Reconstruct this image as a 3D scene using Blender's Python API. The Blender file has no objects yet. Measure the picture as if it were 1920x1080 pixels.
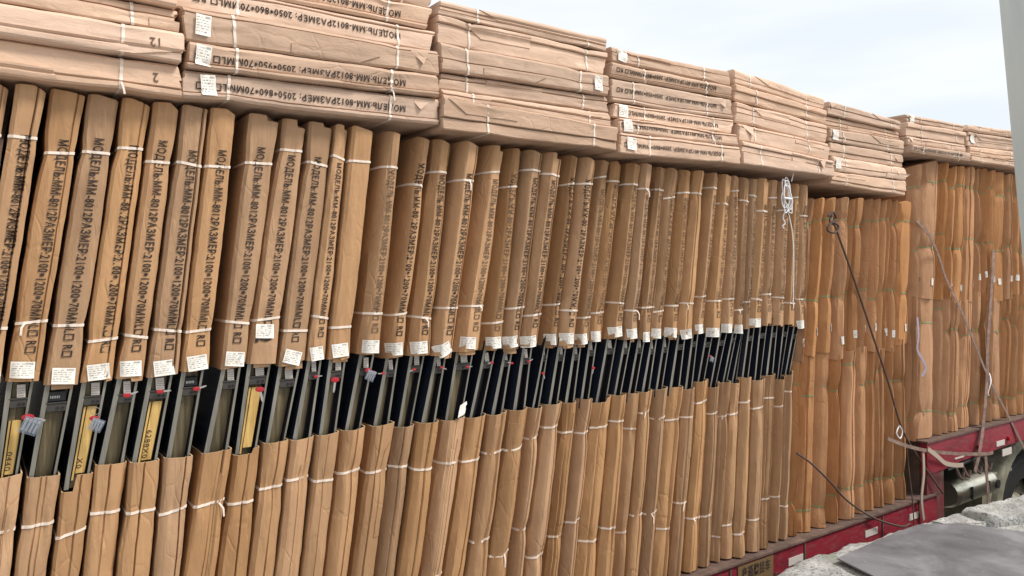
import bpy, math, random
from mathutils import Vector, noise

# ------------------------------------------------------------------ camera, sky, sun, exposure
S = bpy.context.scene
C = S.collection
F = 1400.0; TH = math.radians(35.8); ZC = 2.76; HV = 525.0
st, ct = math.sin(TH), math.cos(TH)
cam = bpy.data.cameras.new('camera'); co = bpy.data.objects.new('camera', cam); C.objects.link(co)
co.location = (0, 0, ZC); co.rotation_euler = (math.pi/2, 0, -TH)
cam.sensor_width = 36; cam.lens = F/1920*36; cam.shift_y = -15/1920; cam.clip_start = .02; cam.clip_end = 3000
S.camera = co
SUN_EL, SUN_AZ = math.radians(52), math.radians(137)     # azimuth of the sun seen from the trailer
W = bpy.data.worlds.new('World'); S.world = W; W.use_nodes = True
nt = W.node_tree; nt.nodes.clear()
def wn(t, **k):
    n = nt.nodes.new(t)
    for a, b in k.items(): setattr(n, a, b)
    return n
out = wn('ShaderNodeOutputWorld'); mixs = wn('ShaderNodeMixShader'); b1 = wn('ShaderNodeBackground'); b2 = wn('ShaderNodeBackground')
sky = wn('ShaderNodeTexSky', sky_type='NISHITA', sun_disc=False, sun_elevation=SUN_EL, sun_rotation=SUN_AZ, dust_density=3)
b1.inputs[1].default_value = .12
tc = wn('ShaderNodeTexCoord'); mp = wn('ShaderNodeMapping'); mp.inputs['Scale'].default_value = (1, 1, 5)
nz = wn('ShaderNodeTexNoise'); nz.inputs['Scale'].default_value = 1.6; nz.inputs['Detail'].default_value = 6; nz.inputs['Roughness'].default_value = .5
cr = wn('ShaderNodeValToRGB'); cr.color_ramp.elements[0].position = .34; cr.color_ramp.elements[1].position = .54
cr.color_ramp.elements[0].color = (.565, .605, .64, 1); cr.color_ramp.elements[1].color = (.68, .69, .70, 1)
L = nt.links.new
L(tc.outputs['Generated'], mp.inputs[0]); L(mp.outputs[0], nz.inputs['Vector']); L(nz.outputs[0], cr.inputs[0])
L(cr.outputs[0], b2.inputs[0]); b2.inputs[1].default_value = 1.0
mixs.inputs[0].default_value = .93
L(sky.outputs[0], b1.inputs[0]); L(b1.outputs[0], mixs.inputs[1]); L(b2.outputs[0], mixs.inputs[2]); L(mixs.outputs[0], out.inputs[0])
sl = bpy.data.lights.new('sun', 'SUN'); sl.energy = 2.5; sl.angle = math.radians(13); sl.color = (1, .955, .89)
so = bpy.data.objects.new('sun', sl); C.objects.link(so)
sd = Vector((math.sin(SUN_AZ)*math.cos(SUN_EL), math.cos(SUN_AZ)*math.cos(SUN_EL), math.sin(SUN_EL)))
so.rotation_euler = sd.to_track_quat('Z', 'Y').to_euler(); so.location = (6, -6, 9)
S.view_settings.view_transform = 'Standard'; S.view_settings.look = 'None'; S.view_settings.exposure = .66; S.view_settings.gamma = 1

R = random.Random(7)
D = 2.66
def PX(u, Y=D): return Y*math.tan(TH + math.atan((u-960)/F))
def PZ(u, v, Y=D):
    X = PX(u, Y); return ZC + (HV-v)/F*(X*st + Y*ct)
def PT(u, v, Y=D): return Vector((PX(u, Y), Y, PZ(u, v, Y)))
def PG(u, v, z):                                     # the point at height z seen at (u, v)
    d = (z-ZC)*F/(HV-v); r = (u-960)/F*d
    return Vector((d*st + r*ct, d*ct - r*st, z))

# ------------------------------------------------------------------ materials
def mat(name, base, rough=.8, metal=0, build=None, spec=.3):
    m = bpy.data.materials.new(name); m.use_nodes = True
    n = m.node_tree; p = n.nodes['Principled BSDF']
    p.inputs['Base Color'].default_value = (*base, 1); p.inputs['Roughness'].default_value = rough
    p.inputs['Metallic'].default_value = metal; p.inputs['Specular IOR Level'].default_value = spec
    if build: build(n, p)
    return m
def nd(n, t, **k):
    x = n.nodes.new(t)
    for a, b in k.items(): setattr(x, a, b)
    return x
def coords(n, scale, rnd=True):
    tc = nd(n, 'ShaderNodeTexCoord'); mp = nd(n, 'ShaderNodeMapping'); mp.inputs['Scale'].default_value = scale
    n.links.new(tc.outputs['Object'], mp.inputs[0])
    if rnd:
        oi = nd(n, 'ShaderNodeObjectInfo'); mu = nd(n, 'ShaderNodeMath', operation='MULTIPLY'); mu.inputs[1].default_value = 60
        n.links.new(oi.outputs['Random'], mu.inputs[0]); n.links.new(mu.outputs[0], mp.inputs['Location'])
    return mp.outputs[0]
def tex(n, vec, scale, detail=4, rough=.55, dist=0):
    t = nd(n, 'ShaderNodeTexNoise'); t.inputs['Scale'].default_value = scale; t.inputs['Detail'].default_value = detail
    t.inputs['Roughness'].default_value = rough; t.inputs['Distortion'].default_value = dist
    n.links.new(vec, t.inputs['Vector']); return t.outputs[0]
def ramp(n, fac, stops):
    r = nd(n, 'ShaderNodeValToRGB'); e = r.color_ramp.elements
    while len(e) < len(stops): e.new(.5)
    for x, (p, c) in zip(e, stops): x.position = p; x.color = (*c, 1)
    n.links.new(fac, r.inputs[0]); return r.outputs[0]
def mixc(n, fac, a, b, mode='MIX'):
    m = nd(n, 'ShaderNodeMix', data_type='RGBA', blend_type=mode)
    for s, v in ((0, fac), (6, a), (7, b)):
        if hasattr(v, 'links'): n.links.new(v, m.inputs[s])
        elif isinstance(v, tuple): m.inputs[s].default_value = (*v, 1)
        else: m.inputs[s].default_value = v
    return m.outputs[2]
def bump(n, p, h, strength, dist=.002, prev=None):
    b = nd(n, 'ShaderNodeBump'); b.inputs['Strength'].default_value = strength; b.inputs['Distance'].default_value = dist
    n.links.new(h, b.inputs['Height'])
    if prev: n.links.new(prev, b.inputs['Normal'])
    n.links.new(b.outputs[0], p.inputs['Normal']); return b.outputs[0]
def card(c1, c2, horiz=False, stain=.35):
    """kraft cardboard: corrugation streaks along the piece, blotches, scuffs; each piece its own tint"""
    def f(n, p):
        along = (2.6, 30, 48) if horiz else (48, 30, 2.6)
        v = coords(n, along); vi = coords(n, (1, 1, 1))
        s = tex(n, v, 1.0, 5, .6, .3)
        col = ramp(n, s, [(.3, c2), (.48, tuple((a+b)/2 for a, b in zip(c1, c2))), (.7, c1)])
        bl = tex(n, vi, 4.5, 5, .6)
        col = mixc(n, .5, col, ramp(n, bl, [(.3, (.72, .70, .70)), (.6, (1.0, 1.0, 1.0))]), 'MULTIPLY')
        sc = tex(n, coords(n, (14, 14, 9)), 2.2, 8, .72, .6)
        col = mixc(n, ramp(n, sc, [(.57, (0, 0, 0)), (.70, (stain, stain, stain))]), col, tuple(x*.55 for x in c2))
        sc2 = tex(n, coords(n, (4, 4, 16) if horiz else (40, 20, 5)), 2.0, 6, .7, .4)
        col = mixc(n, ramp(n, sc2, [(.58, (0, 0, 0)), (.72, (.45, .45, .45))]), col, tuple(min(1, x*1.45) for x in c1))
        oi = nd(n, 'ShaderNodeObjectInfo')
        hs = nd(n, 'ShaderNodeHueSaturation'); n.links.new(col, hs.inputs['Color'])
        m1 = nd(n, 'ShaderNodeMapRange'); m1.inputs[3].default_value = .80; m1.inputs[4].default_value = 1.12
        n.links.new(oi.outputs['Random'], m1.inputs[0]); n.links.new(m1.outputs[0], hs.inputs['Value'])
        m2 = nd(n, 'ShaderNodeMath', operation='FRACT'); m3 = nd(n, 'ShaderNodeMath', operation='MULTIPLY'); m3.inputs[1].default_value = 7.3
        n.links.new(oi.outputs['Random'], m3.inputs[0]); n.links.new(m3.outputs[0], m2.inputs[0])
        m4 = nd(n, 'ShaderNodeMapRange'); m4.inputs[3].default_value = .90; m4.inputs[4].default_value = 1.04
        n.links.new(m2.outputs[0], m4.inputs[0]); n.links.new(m4.outputs[0], hs.inputs['Saturation'])
        n.links.new(hs.outputs[0], p.inputs['Base Color'])
        b = bump(n, p, s, .22, .002)
        w = tex(n, coords(n, (9, 9, 30) if horiz else (30, 9, 6)), 1.0, 5, .6, 1.2)
        b = bump(n, p, w, .55, .006, b)
        vo = nd(n, 'ShaderNodeTexVoronoi', feature='DISTANCE_TO_EDGE'); vo.inputs['Scale'].default_value = 1.0
        wv = nd(n, 'ShaderNodeVectorMath', operation='ADD'); tn = nd(n, 'ShaderNodeTexNoise'); tn.inputs['Scale'].default_value = 6
        vv = coords(n, (7, 7, 13) if horiz else (17, 9, 6)); n.links.new(vv, wv.inputs[0]); n.links.new(vi, tn.inputs[0]); n.links.new(tn.outputs['Color'], wv.inputs[1]); n.links.new(wv.outputs[0], vo.inputs['Vector'])
        cw = ramp(n, vo.outputs['Distance'], [(0, (0, 0, 0)), (.06, (1, 1, 1))]); mk = ramp(n, tex(n, vi, 5, 3, .5), [(.5, (0, 0, 0)), (.62, (1, 1, 1))])
        b = bump(n, p, mixc(n, mk, (1., 1., 1.), cw), .5, .003, b)
        fn = tex(n, vi, 260, 2, .5); bump(n, p, fn, .12, .001, b)
    return f
CARD = mat('kraft_cardboard', (.4, .25, .13), .72, build=card((.455, .262, .130), (.405, .226, .107)))
CARDT = mat('flare_paled_cardboard', (.5, .35, .25), .72, build=card((.62, .43, .31), (.56, .38, .268), True))  # top-stack kraft, paled and pinkened in its base colour to imitate lens flare
CARDO = mat('orange_kraft_cardboard', (.5, .27, .11), .72, build=card((.46, .232, .100), (.38, .182, .076)))
EDGE = mat('cut_cardboard_edge', (.55, .38, .22), .85)
DARKIN = mat('shaded_cardboard_inside', (.12, .07, .04), .9)  # kraft darkened in the colour itself, for the shade inside open sleeve ends
INK = mat('black_print_ink', (.03, .022, .02), .8)
def inkworn(n, p):
    t = tex(n, coords(n, (1, 1, 1)), 90, 5, .7)
    n.links.new(ramp(n, t, [(.5, (.028, .020, .018)), (.75, (.14, .085, .05))]), p.inputs['Base Color'])
INK = mat('worn_black_print', (.03, .02, .02), .8, build=inkworn)
INKF = mat('faded_print', (.13, .085, .055), .85)
BAND = mat('white_plastic_band', (.74, .63, .54), .4, spec=.5)
GBAND = mat('green_plastic_string', (.23, .27, .13), .5)
def paper(n, p):
    t = tex(n, coords(n, (1, 1, 1)), 30, 4, .6)
    n.links.new(ramp(n, t, [(.35, (.74, .70, .62)), (.6, (.86, .83, .78))]), p.inputs['Base Color'])
PAPER = mat('label_paper', (.8, .78, .72), .7, build=paper)
GREYINK = mat('faint_label_print', (.30, .27, .24), .8)
def steelp(n, p):
    t = tex(n, coords(n, (30, 30, 1.5)), 1.5, 5, .6)
    n.links.new(ramp(n, t, [(.3, (.15, .14, .12)), (.7, (.27, .255, .22))]), p.inputs['Base Color'])
STEEL = mat('grey_olive_steel', (.18, .17, .14), .38, .35, build=steelp, spec=.5)
FILM = mat('dark_blue_film', (.013, .017, .028), .25, 0, spec=.5)
def leafp(n, p):
    t = tex(n, coords(n, (60, 30, 1)), 1.2, 4, .6)
    n.links.new(ramp(n, t, [(.3, (.05, .040, .022)), (.55, (.125, .098, .055)), (.75, (.20, .16, .09))]), p.inputs['Base Color'])
LEAF = mat('olive_brown_door_leaf', (.12, .10, .06), .35, .2, build=leafp)
LEAFD = mat('dark_door_leaf', (.016, .014, .018), .4)
YEL = mat('yellow_foam_strip', (.52, .33, .10), .6, build=lambda n, p: n.links.new(ramp(n, tex(n, coords(n, (40, 40, 3)), 2, 5, .6), [(.3, (.36, .21, .06)), (.6, (.60, .40, .14))]), p.inputs['Base Color']))
LOCK = mat('lock_steel', (.07, .065, .06), .4, .5)
BLACK = mat('black_plastic', (.012, .012, .014), .45)
RED = mat('red_plastic', (.36, .010, .02), .35, spec=.5)
CHROME = mat('key_metal', (.55, .54, .52), .3, .9)
def bagf(n, p):
    p.inputs['Alpha'].default_value = .30
BAG = mat('clear_plastic_bag', (.22, .27, .36), .15, build=bagf, spec=.8)
def redp(n, p):
    t = tex(n, coords(n, (1.5, 1.5, 3), False), 3, 8, .7)
    c = ramp(n, t, [(.3, (.13, .008, .016)), (.52, (.24, .014, .030)), (.66, (.22, .018, .026)), (.78, (.09, .03, .022))])
    d = tex(n, coords(n, (6, 6, 25), False), 2, 6, .75)
    c = mixc(n, ramp(n, d, [(.50, (0, 0, 0)), (.70, (.7, .7, .7))]), c, (.15, .10, .085))
    n.links.new(c, p.inputs['Base Color'])
REDP = mat('worn_red_paint', (.3, .012, .03), .5, build=redp, spec=.4)
def reddirty(n, p):
    t = tex(n, coords(n, (5, 5, 2), False), 3, 8, .75)
    n.links.new(ramp(n, t, [(.35, (.17, .012, .024)), (.5, (.11, .04, .035)), (.62, (.10, .075, .06))]), p.inputs['Base Color'])
REDD = mat('grimy_red_paint', (.15, .03, .03), .7, build=reddirty)
def rust(n, p):
    t = tex(n, coords(n, (1, 1, 1), False), 9, 8, .7)
    n.links.new(ramp(n, t, [(.3, (.05, .035, .03)), (.6, (.14, .09, .07)), (.75, (.24, .19, .16))]), p.inputs['Base Color'])
    bump(n, p, t, .4, .004)
RUST = mat('dirty_rusty_steel', (.12, .08, .06), .75, build=rust)
STRAPP = mat('faded_tan_webbing', (.36, .29, .23), .85)
WEB = mat('brown_lashing_webbing', (.20, .125, .10), .85, build=lambda n, p: n.links.new(ramp(n, tex(n, coords(n, (1, 1, 1)), 25, 6, .7), [(.3, (.10, .065, .055)), (.7, (.30, .20, .16))]), p.inputs['Base Color']))
ROPEM = mat('grimy_rope', (.085, .06, .05), .9)
WROPE = mat('white_plastic_rope', (.78, .78, .80), .45)
CHAS = mat('black_chassis', (.02, .02, .02), .6)
def cream(n, p):
    t = tex(n, coords(n, (1, 1, 1), False), 5, 7, .65)
    n.links.new(ramp(n, t, [(.35, (.15, .14, .095)), (.6, (.32, .305, .23))]), p.inputs['Base Color'])
CREAM = mat('dusty_cream_paint', (.38, .37, .31), .5, build=cream)
ALU = mat('aluminium_tank', (.68, .66, .54), .30, 1)
TYRE = mat('tyre_rubber', (.018, .018, .018), .85)
REFL = mat('pale_reflective_tape', (.55, .50, .46), .4)
PLATE_Y = mat('dirty_yellow_nameplate', (.17, .105, .05), .6)
def conc(n, p):
    v = coords(n, (1, 1, 1), False)
    a = tex(n, v, 7, 9, .7); b = tex(n, v, 55, 6, .75); g = tex(n, v, 3.2, 6, .65, .6)
    c = ramp(n, a, [(.28, (.20, .197, .19)), (.5, (.38, .375, .36)), (.7, (.54, .53, .51))])
    c = mixc(n, ramp(n, b, [(.50, (0, 0, 0)), (.62, (.9, .9, .9))]), c, (.11, .108, .095))
    c = mixc(n, ramp(n, g, [(.56, (0, 0, 0)), (.68, (.5, .5, .5))]), c, (.17, .20, .12))
    n.links.new(c, p.inputs['Base Color'])
    bb = bump(n, p, a, .6, .02); bump(n, p, b, .9, .006, bb)
CONC = mat('lichen_spotted_concrete', (.4, .4, .38), .95, build=conc)
def plate(n, p):
    v = coords(n, (1, 1, 1), False)
    a = tex(n, v, 2.6, 7, .65, .5); b = tex(n, v, 40, 4, .7)
    c = ramp(n, a, [(.3, (.08, .079, .083)), (.5, (.145, .143, .152)), (.68, (.23, .226, .235))])
    c = mixc(n, ramp(n, b, [(.66, (0, 0, 0)), (.74, (.7, .7, .7))]), c, (.55, .55, .53))
    n.links.new(c, p.inputs['Base Color'])
    n.links.new(ramp(n, a, [(.3, (.5, .5, .5)), (.7, (.75, .75, .75))]), p.inputs['Roughness'])
    bump(n, p, a, .3, .01)
PLATE = mat('grey_steel_plate', (.24, .24, .26), .6, .1, build=plate)
def groundm(n, p):
    v = coords(n, (1, 1, 1), False); a = tex(n, v, 1.3, 9, .7)
    n.links.new(ramp(n, a, [(.3, (.16, .15, .13)), (.7, (.34, .32, .29))]), p.inputs['Base Color']); bump(n, p, a, .5, .03)
GROUND = mat('dusty_concrete_yard', (.25, .24, .21), .95, build=groundm)
def postm(n, p):
    a = tex(n, coords(n, (3, 3, .8), False), 2, 6, .6)
    n.links.new(ramp(n, a, [(.3, (.50, .57, .57)), (.7, (.66, .71, .68))]), p.inputs['Base Color'])
POST = mat('grey_green_post_paint', (.3, .36, .36), .45, build=postm)

# ------------------------------------------------------------------ object helpers
def tag(o, label=None, cat=None, group=None, kind=None):
    for k, v in (('label', label), ('category', cat), ('group', group), ('kind', kind)):
        if v: o[k] = v
    return o
def empty(name, loc, label, cat, group=None):
    o = bpy.data.objects.new(name, None); C.objects.link(o); o.location = loc; o.empty_display_size = .05
    return tag(o, label, cat, group)
class MB:
    """collects geometry in world coordinates; build() makes one mesh object in its parent's frame"""
    def __init__(s): s.v = []; s.f = []; s.m = []; s.mats = []
    def mi(s, m):
        if m not in s.mats: s.mats.append(m)
        return s.mats.index(m)
    def face(s, idx, m): s.f.append(tuple(idx)); s.m.append(s.mi(m))
    def add(s, vs, fs, m):
        b = len(s.v); s.v += [tuple(v) for v in vs]; k = s.mi(m)
        for f in fs: s.f.append(tuple(b+i for i in f)); s.m.append(k)
    def box(s, a, b, m, bev=0):
        x0, y0, z0 = a; x1, y1, z1 = b
        if bev:
            e = bev; vs = []; 
            for z, q in ((z0, e), (z0+e, 0), (z1-e, 0), (z1, e)):
                for (x, y) in ((x0+q+0, y0+q), (x1-q, y0+q), (x1-q, y1-q), (x0+q, y1-q)): vs.append((x, y, z))
            fs = [(3, 2, 1, 0), (12, 13, 14, 15)]
            for r in range(3):
                for i in range(4): fs.append((r*4+i, r*4+(i+1) % 4, r*4+4+(i+1) % 4, r*4+4+i))
            s.add(vs, fs, m); return
        vs = [(x0, y0, z0), (x1, y0, z0), (x1, y1, z0), (x0, y1, z0), (x0, y0, z1), (x1, y0, z1), (x1, y1, z1), (x0, y1, z1)]
        s.add(vs, [(3, 2, 1, 0), (4, 5, 6, 7), (0, 1, 5, 4), (1, 2, 6, 5), (2, 3, 7, 6), (3, 0, 4, 7)], m)
    def tube(s, pts, r, m, n=8, flat=None, updir=None):
        """tube, or a flat strap when flat=(halfwidth, halfthickness)"""
        pts = [Vector(p) for p in pts]; k = len(pts); vs = []; fs = []
        for i, p in enumerate(pts):
            t = (pts[min(i+1, k-1)] - pts[max(i-1, 0)]).normalized()
            ref = updir or Vector((0, 1, 0))
            if abs(t.dot(ref)) > .97: ref = Vector((1, 0, 0))
            a = t.cross(ref).normalized(); b = t.cross(a).normalized()
            if flat:
                h, w = flat
                for (q, e) in ((-h, -w), (h, -w), (h, w), (-h, w)): vs.append(p + a*q + b*e)
            else:
                rr = r[i] if isinstance(r, (list, tuple)) else r
                for j in range(n):
                    an = 2*math.pi*j/n; vs.append(p + a*(rr*math.cos(an)) + b*(rr*math.sin(an)))
        n = 4 if flat else n
        for i in range(k-1):
            for j in range(n): fs.append((i*n+j, i*n+(j+1) % n, (i+1)*n+(j+1) % n, (i+1)*n+j))
        fs.append(tuple(range(n-1, -1, -1))); fs.append(tuple((k-1)*n+j for j in range(n)))
        s.add(vs, fs, m)
    def prism(s, poly, y0, y1, m):
        """poly = list of (x, z), extruded along y"""
        n = len(poly); vs = [(x, y0, z) for x, z in poly] + [(x, y1, z) for x, z in poly]
        fs = [tuple(range(n)), tuple(range(2*n-1, n-1, -1))] + [(i, i+n, (i+1) % n+n, (i+1) % n) for i in range(n)]
        s.add(vs, fs, m)
    def build(s, name, parent=None, base=None, smooth=None):
        base = Vector(base) if base is not None else (parent.matrix_basis.translation.copy() if parent else Vector())
        if parent is not None and parent.type == 'MESH': base = Vector(parent['_b'])
        me = bpy.data.meshes.new(name); me.from_pydata([(v[0]-base.x, v[1]-base.y, v[2]-base.z) for v in s.v], [], s.f)
        for m in s.mats: me.materials.append(m)
        me.polygons.foreach_set('material_index', s.m)
        if smooth is not None:
            me.shade_smooth(); me.set_sharp_from_angle(angle=math.radians(smooth))
        me.update()
        o = bpy.data.objects.new(name, me); C.objects.link(o)
        if parent: o.parent = parent
        else: o.location = base
        o['_b'] = tuple(base); ALL.append(o)
        return o
ALL = []

# flat lettering outlines from the built-in typeface
_tc = {}
def glyphs(text, offset=.02):
    if text in _tc: return _tc[text]
    c = bpy.data.curves.new('lettering', 'FONT'); c.body = text; c.resolution_u = 2; c.offset = offset; c.space_character = 1.12
    o = bpy.data.objects.new('lettering', c); C.objects.link(o); bpy.context.view_layer.update()
    me = bpy.data.meshes.new_from_object(o.evaluated_get(bpy.context.evaluated_depsgraph_get()))
    vs = [(v.co.x, v.co.y) for v in me.vertices]; fs = [tuple(p.vertices) for p in me.polygons]
    C.objects.unlink(o); bpy.data.objects.remove(o); bpy.data.curves.remove(c); bpy.data.meshes.remove(me)
    x0 = min(v[0] for v in vs); x1 = max(v[0] for v in vs)
    _tc[text] = ([(x-x0, y) for x, y in vs], fs, x1-x0); return _tc[text]

def lerp_knots(kn, q, j):
    if q <= kn[0][0]:
        a, b = kn[0], kn[1]
    else:
        a, b = kn[-2], kn[-1]
        for i in range(len(kn)-1):
            if kn[i][0] <= q <= kn[i+1][0]: a, b = kn[i], kn[i+1]; break
    f = (q-a[0])/(b[0]-a[0]); return a[j] + (b[j]-a[j])*f

class Wrap:
    """A cardboard sleeve round a long door. q runs along the piece, t across its visible narrow face."""
    def __init__(s, seed, kn, yf, depth, straps, horiz=False, pinch=.10, chl=.016, chr_=.010, grooves=2, wrink=1.0, bulge=.005, sag=0, gdeep=.009, curve=0, tent=0, gw=.0035):
        s.gw = gw
        s.r = random.Random(seed); s.seed = seed*3.17; s.kn = kn; s.yf = yf; s.depth = depth; s.straps = straps; s.h = horiz
        s.pinch = [pinch*s.r.uniform(.5, 1.5) for _ in straps]; s.pb = [s.r.uniform(.2, .8) for _ in straps]
        s.chl = chl*s.r.uniform(.6, 1.5); s.chr = chr_*s.r.uniform(.6, 1.4); s.wr = wrink; s.bul = bulge; s.sag = sag; s.curve = curve
        k = grooves; ts = sorted(s.r.uniform(.22, .85) for _ in range(k)); s.g = []
        for i, t in enumerate(ts):
            if i and t - s.g[-1][0] < .16: continue
            s.g.append((t, gdeep*s.r.uniform(.5, 1.3), s.r.uniform(.02, .06)))
        s.tent = tent*s.r.uniform(.4, 1.3); s.tm = s.r.uniform(.3, .7); s.tr = s.r.uniform(.4, 1)
        s.pan = [(s.r.uniform(-.004, .004), s.r.uniform(-.006, .006)) for _ in range(len(s.g)+1)]
    def n(s, a, b, c=0): return noise.noise(Vector((a + s.seed, b - s.seed*.7, c + s.seed*.31)))
    def edges(s, q):
        lo = lerp_knots(s.kn, q, 1); hi = lerp_knots(s.kn, q, 2); w = hi-lo
        for qs, p, b in zip(s.straps, s.pinch, s.pb):
            e = math.exp(-abs(q-qs)/.055) * p * w
            lo += e*b; hi -= e*(1-b)
        a = .0022*s.wr
        lo += a*s.n(q*7, 1) + a*.7*s.n(q*23, 2); hi += a*s.n(q*7, 5) + a*.7*s.n(q*23, 6)
        if s.sag: lo += s.sag*s.n(q*2.3, 9); hi += s.sag*s.n(q*2.3+.4, 10.5)
        c = s.curve*math.sin((q-s.kn[0][0])/(s.kn[-1][0]-s.kn[0][0])*math.pi)
        return lo+c, hi+c
    def gt(s, i, q):
        t, d, a = s.g[i]; return min(.93, max(.08, t + a*s.n(q*2.6, 20+i*3)))
    def prof(s, t, q, w):
        y = 0
        e = 0
        for qs in s.straps: e += math.exp(-abs(q-qs)/.045)
        e = min(e, 1)
        x = t*w
        if x < s.chl: y += s.chl*(1-x/s.chl)*(.9 + .5*s.n(q*3, 30))
        x = (1-t)*w
        if x < s.chr: y += s.chr*(1-x/s.chr)*(.9 + .5*s.n(q*3, 31))
        y -= (s.bul*(1-e) - .004*e)*math.sin(math.pi*t)*(1+s.n(q*2, 33))
        pi = 0
        for i in range(len(s.g)):
            tg = s.gt(i, q)
            if t > tg: pi = i+1
            g = max(0, 1-abs(t-tg)*w/s.gw); y += s.g[i][1]*g*(1+.8*s.n(q*3, 40+i))
        a, b = s.pan[pi]; y += a*(1-e*.5) + b*(t-.5)*2*(1+s.n(q*2.5, 50+pi))
        y += .0030*s.wr*s.n(t*3.1, q*5, 7) + s.wr*(.0008+.0050*e)*s.n(t*6.5, q*9, 9)
        y += s.tent*((s.tm-t)/s.tm if t < s.tm else s.tr*(t-s.tm)/(1-s.tm))*(1+.4*s.n(q*2, 77))
        return y
    def P(s, t, q, off=0):
        lo, hi = s.edges(q); w = hi-lo
        p = lo + t*w; y = s.yf + s.prof(min(max(t, 0), 1), q, w) - off
        return Vector((q, y, p)) if s.h else Vector((p, y, q))
    def cols(s, q):
        lo, hi = s.edges(q); w = max(hi-lo, .01); a = min(s.chl/w, .3); b = min(s.chr/w, .3)
        base = [0, a*.5, a] + [a + (1-a-b)*k/11 for k in range(1, 11)] + [1-b, 1-b*.5, 1]
        for i in range(len(s.g)):
            tg = s.gt(i, q); base += [tg-s.gw/w, tg-.0004/w, tg+.0004/w, tg+s.gw/w]
        base.append(s.tm)
        return sorted(min(max(t, 0), 1) for t in base)
    def mesh(s, mb, q0, q1, m, e0=None, e1=None, open0=False, open1=False, step=.021, sidemat=None):
        """e0/e1: functions of t giving the cut of each end"""
        e0 = e0 or (lambda t: 0); e1 = e1 or (lambda t: 0)
        nr = max(3, int((q1-q0)/step)); rings = []
        def ring(r, ins=0, push=0):
            cs = s.cols(q0 + (q1-q0)*r); vs = []
            def pt(t, dy=None):
                q = (q0 + e0(t)) + r*((q1+e1(t)) - (q0+e0(t))) + push
                lo, hi = s.edges(q); w = hi-lo; p = lo + t*w
                p += ins if t < .02 else (-ins if t > .98 else 0)
                y = s.yf + s.prof(t, q, w) + ins if dy is None else s.yf + dy
                return Vector((q, y, p)) if s.h else Vector((p, y, q))
            vs.append(pt(0, s.depth)); vs.append(pt(0, s.depth*.4)); vs.append(pt(0, .10))
            for t in cs: vs.append(pt(t))
            vs.append(pt(1, .10)); vs.append(pt(1, s.depth*.4)); vs.append(pt(1, s.depth))
            return vs
        seq = [(i/nr, 0, 0) for i in range(nr+1)]
        R_ = [ring(*a) for a in seq]; n = len(R_[0]); b = len(mb.v)
        for rr in R_: mb.v += [tuple(x) for x in rr]
        for i in range(nr):
            for j in range(n):
                k = (j+1) % n; q = (b+i*n+j, b+i*n+k, b+(i+1)*n+k, b+(i+1)*n+j)
                mb.face(q[::-1] if s.h else q, m)
        for opn, r, sg in ((open0, 0, 1), (open1, 1, -1)):
            idx = 0 if r == 0 else nr; ob = b+idx*n
            if opn:
                last = ob
                for ins, push, mm in ((.004, 0, EDGE), (.006, sg*.05, DARKIN)):
                    c = len(mb.v); mb.v += [tuple(x) for x in ring(r, ins, push)]
                    for j in range(n):
                        k = (j+1) % n; mb.face((last+j, last+k, c+k, c+j) if sg < 0 else (last+k, last+j, c+j, c+k), mm)
                    last = c
            else:
                # folded-in end: a slightly sunken cap
                c = len(mb.v); mb.v += [tuple(x) for x in ring(r, .010, -sg*.004)]
                for j in range(n):
                    k = (j+1) % n; mb.face((ob+j, ob+k, c+k, c+j) if sg < 0 else (ob+k, ob+j, c+j, c+k), m)
                mb.face([c+j for j in range(n)], m)
    def text(s, mb, txt, qs, t0, sx, sy, m=INK, direction=-1, off=.0026):
        """letters laid on the surface; sx along the piece, sy = letter height scale"""
        vs, fs, L_ = glyphs(txt); lo, hi = s.edges(qs); o = []
        for x, y in vs:
            q = qs + direction*x*sx
            lo, hi = s.edges(q); w = hi-lo
            t = t0 + (y-.36)*sy/w*(1 if not s.h else -1)
            o.append(s.P(min(.99, max(.01, t)), q, off))
        mb.add(o, fs, m)
    def strap(s, mb, qs, m, tilt=0, wd=.0044, ext=.16):
        vs = []; n = 0
        ts = s.cols(qs)
        for row, off in ((-1, .0004), (-1, .0022), (1, .0022), (1, .0004)):
            line = []
            for t in ts: line.append(s.P(t, qs + tilt*(t-.5) + row*wd, off + .0012*math.sin(t*math.pi)))
            a = s.P(0, qs - tilt*.5 + row*wd, 0); bq = s.P(1, qs + tilt*.5 + row*wd, 0)
            o = off
            if s.h:
                line = [Vector((a.x, s.yf+ext, a.z-o))] + line + [Vector((bq.x, s.yf+ext, bq.z+o))]
                line[1].z -= o; line[-2].z += o
            else:
                line = [Vector((a.x-o, s.yf+ext, a.z))] + line + [Vector((bq.x+o, s.yf+ext, bq.z))]
                line[1].x -= o; line[-2].x += o
            n = len(line); vs += line
        fs = []
        for r in range(3):
            for j in range(n-1): fs.append((r*n+j, r*n+j+1, (r+1)*n+j+1, (r+1)*n+j))
        mb.add(vs, fs, m)
        if s.r.random() < .11:
            t0 = s.r.uniform(.2, .85); p = s.P(t0, qs, .005); L_ = s.r.uniform(.02, .055); dx = s.r.uniform(-.8, .8)
            if s.h: pts = [p, p + Vector((dx*L_*.4, -.006, -L_*.5)), p + Vector((dx*L_*.7, -.004, -L_))]
            else: pts = [p, p + Vector((dx*L_*.5, -.007, -L_*.4)), p + Vector((dx*L_*.6, -.004, -L_))]
            mb.tube(pts, 0, m, flat=(.0030, .0006))

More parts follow.
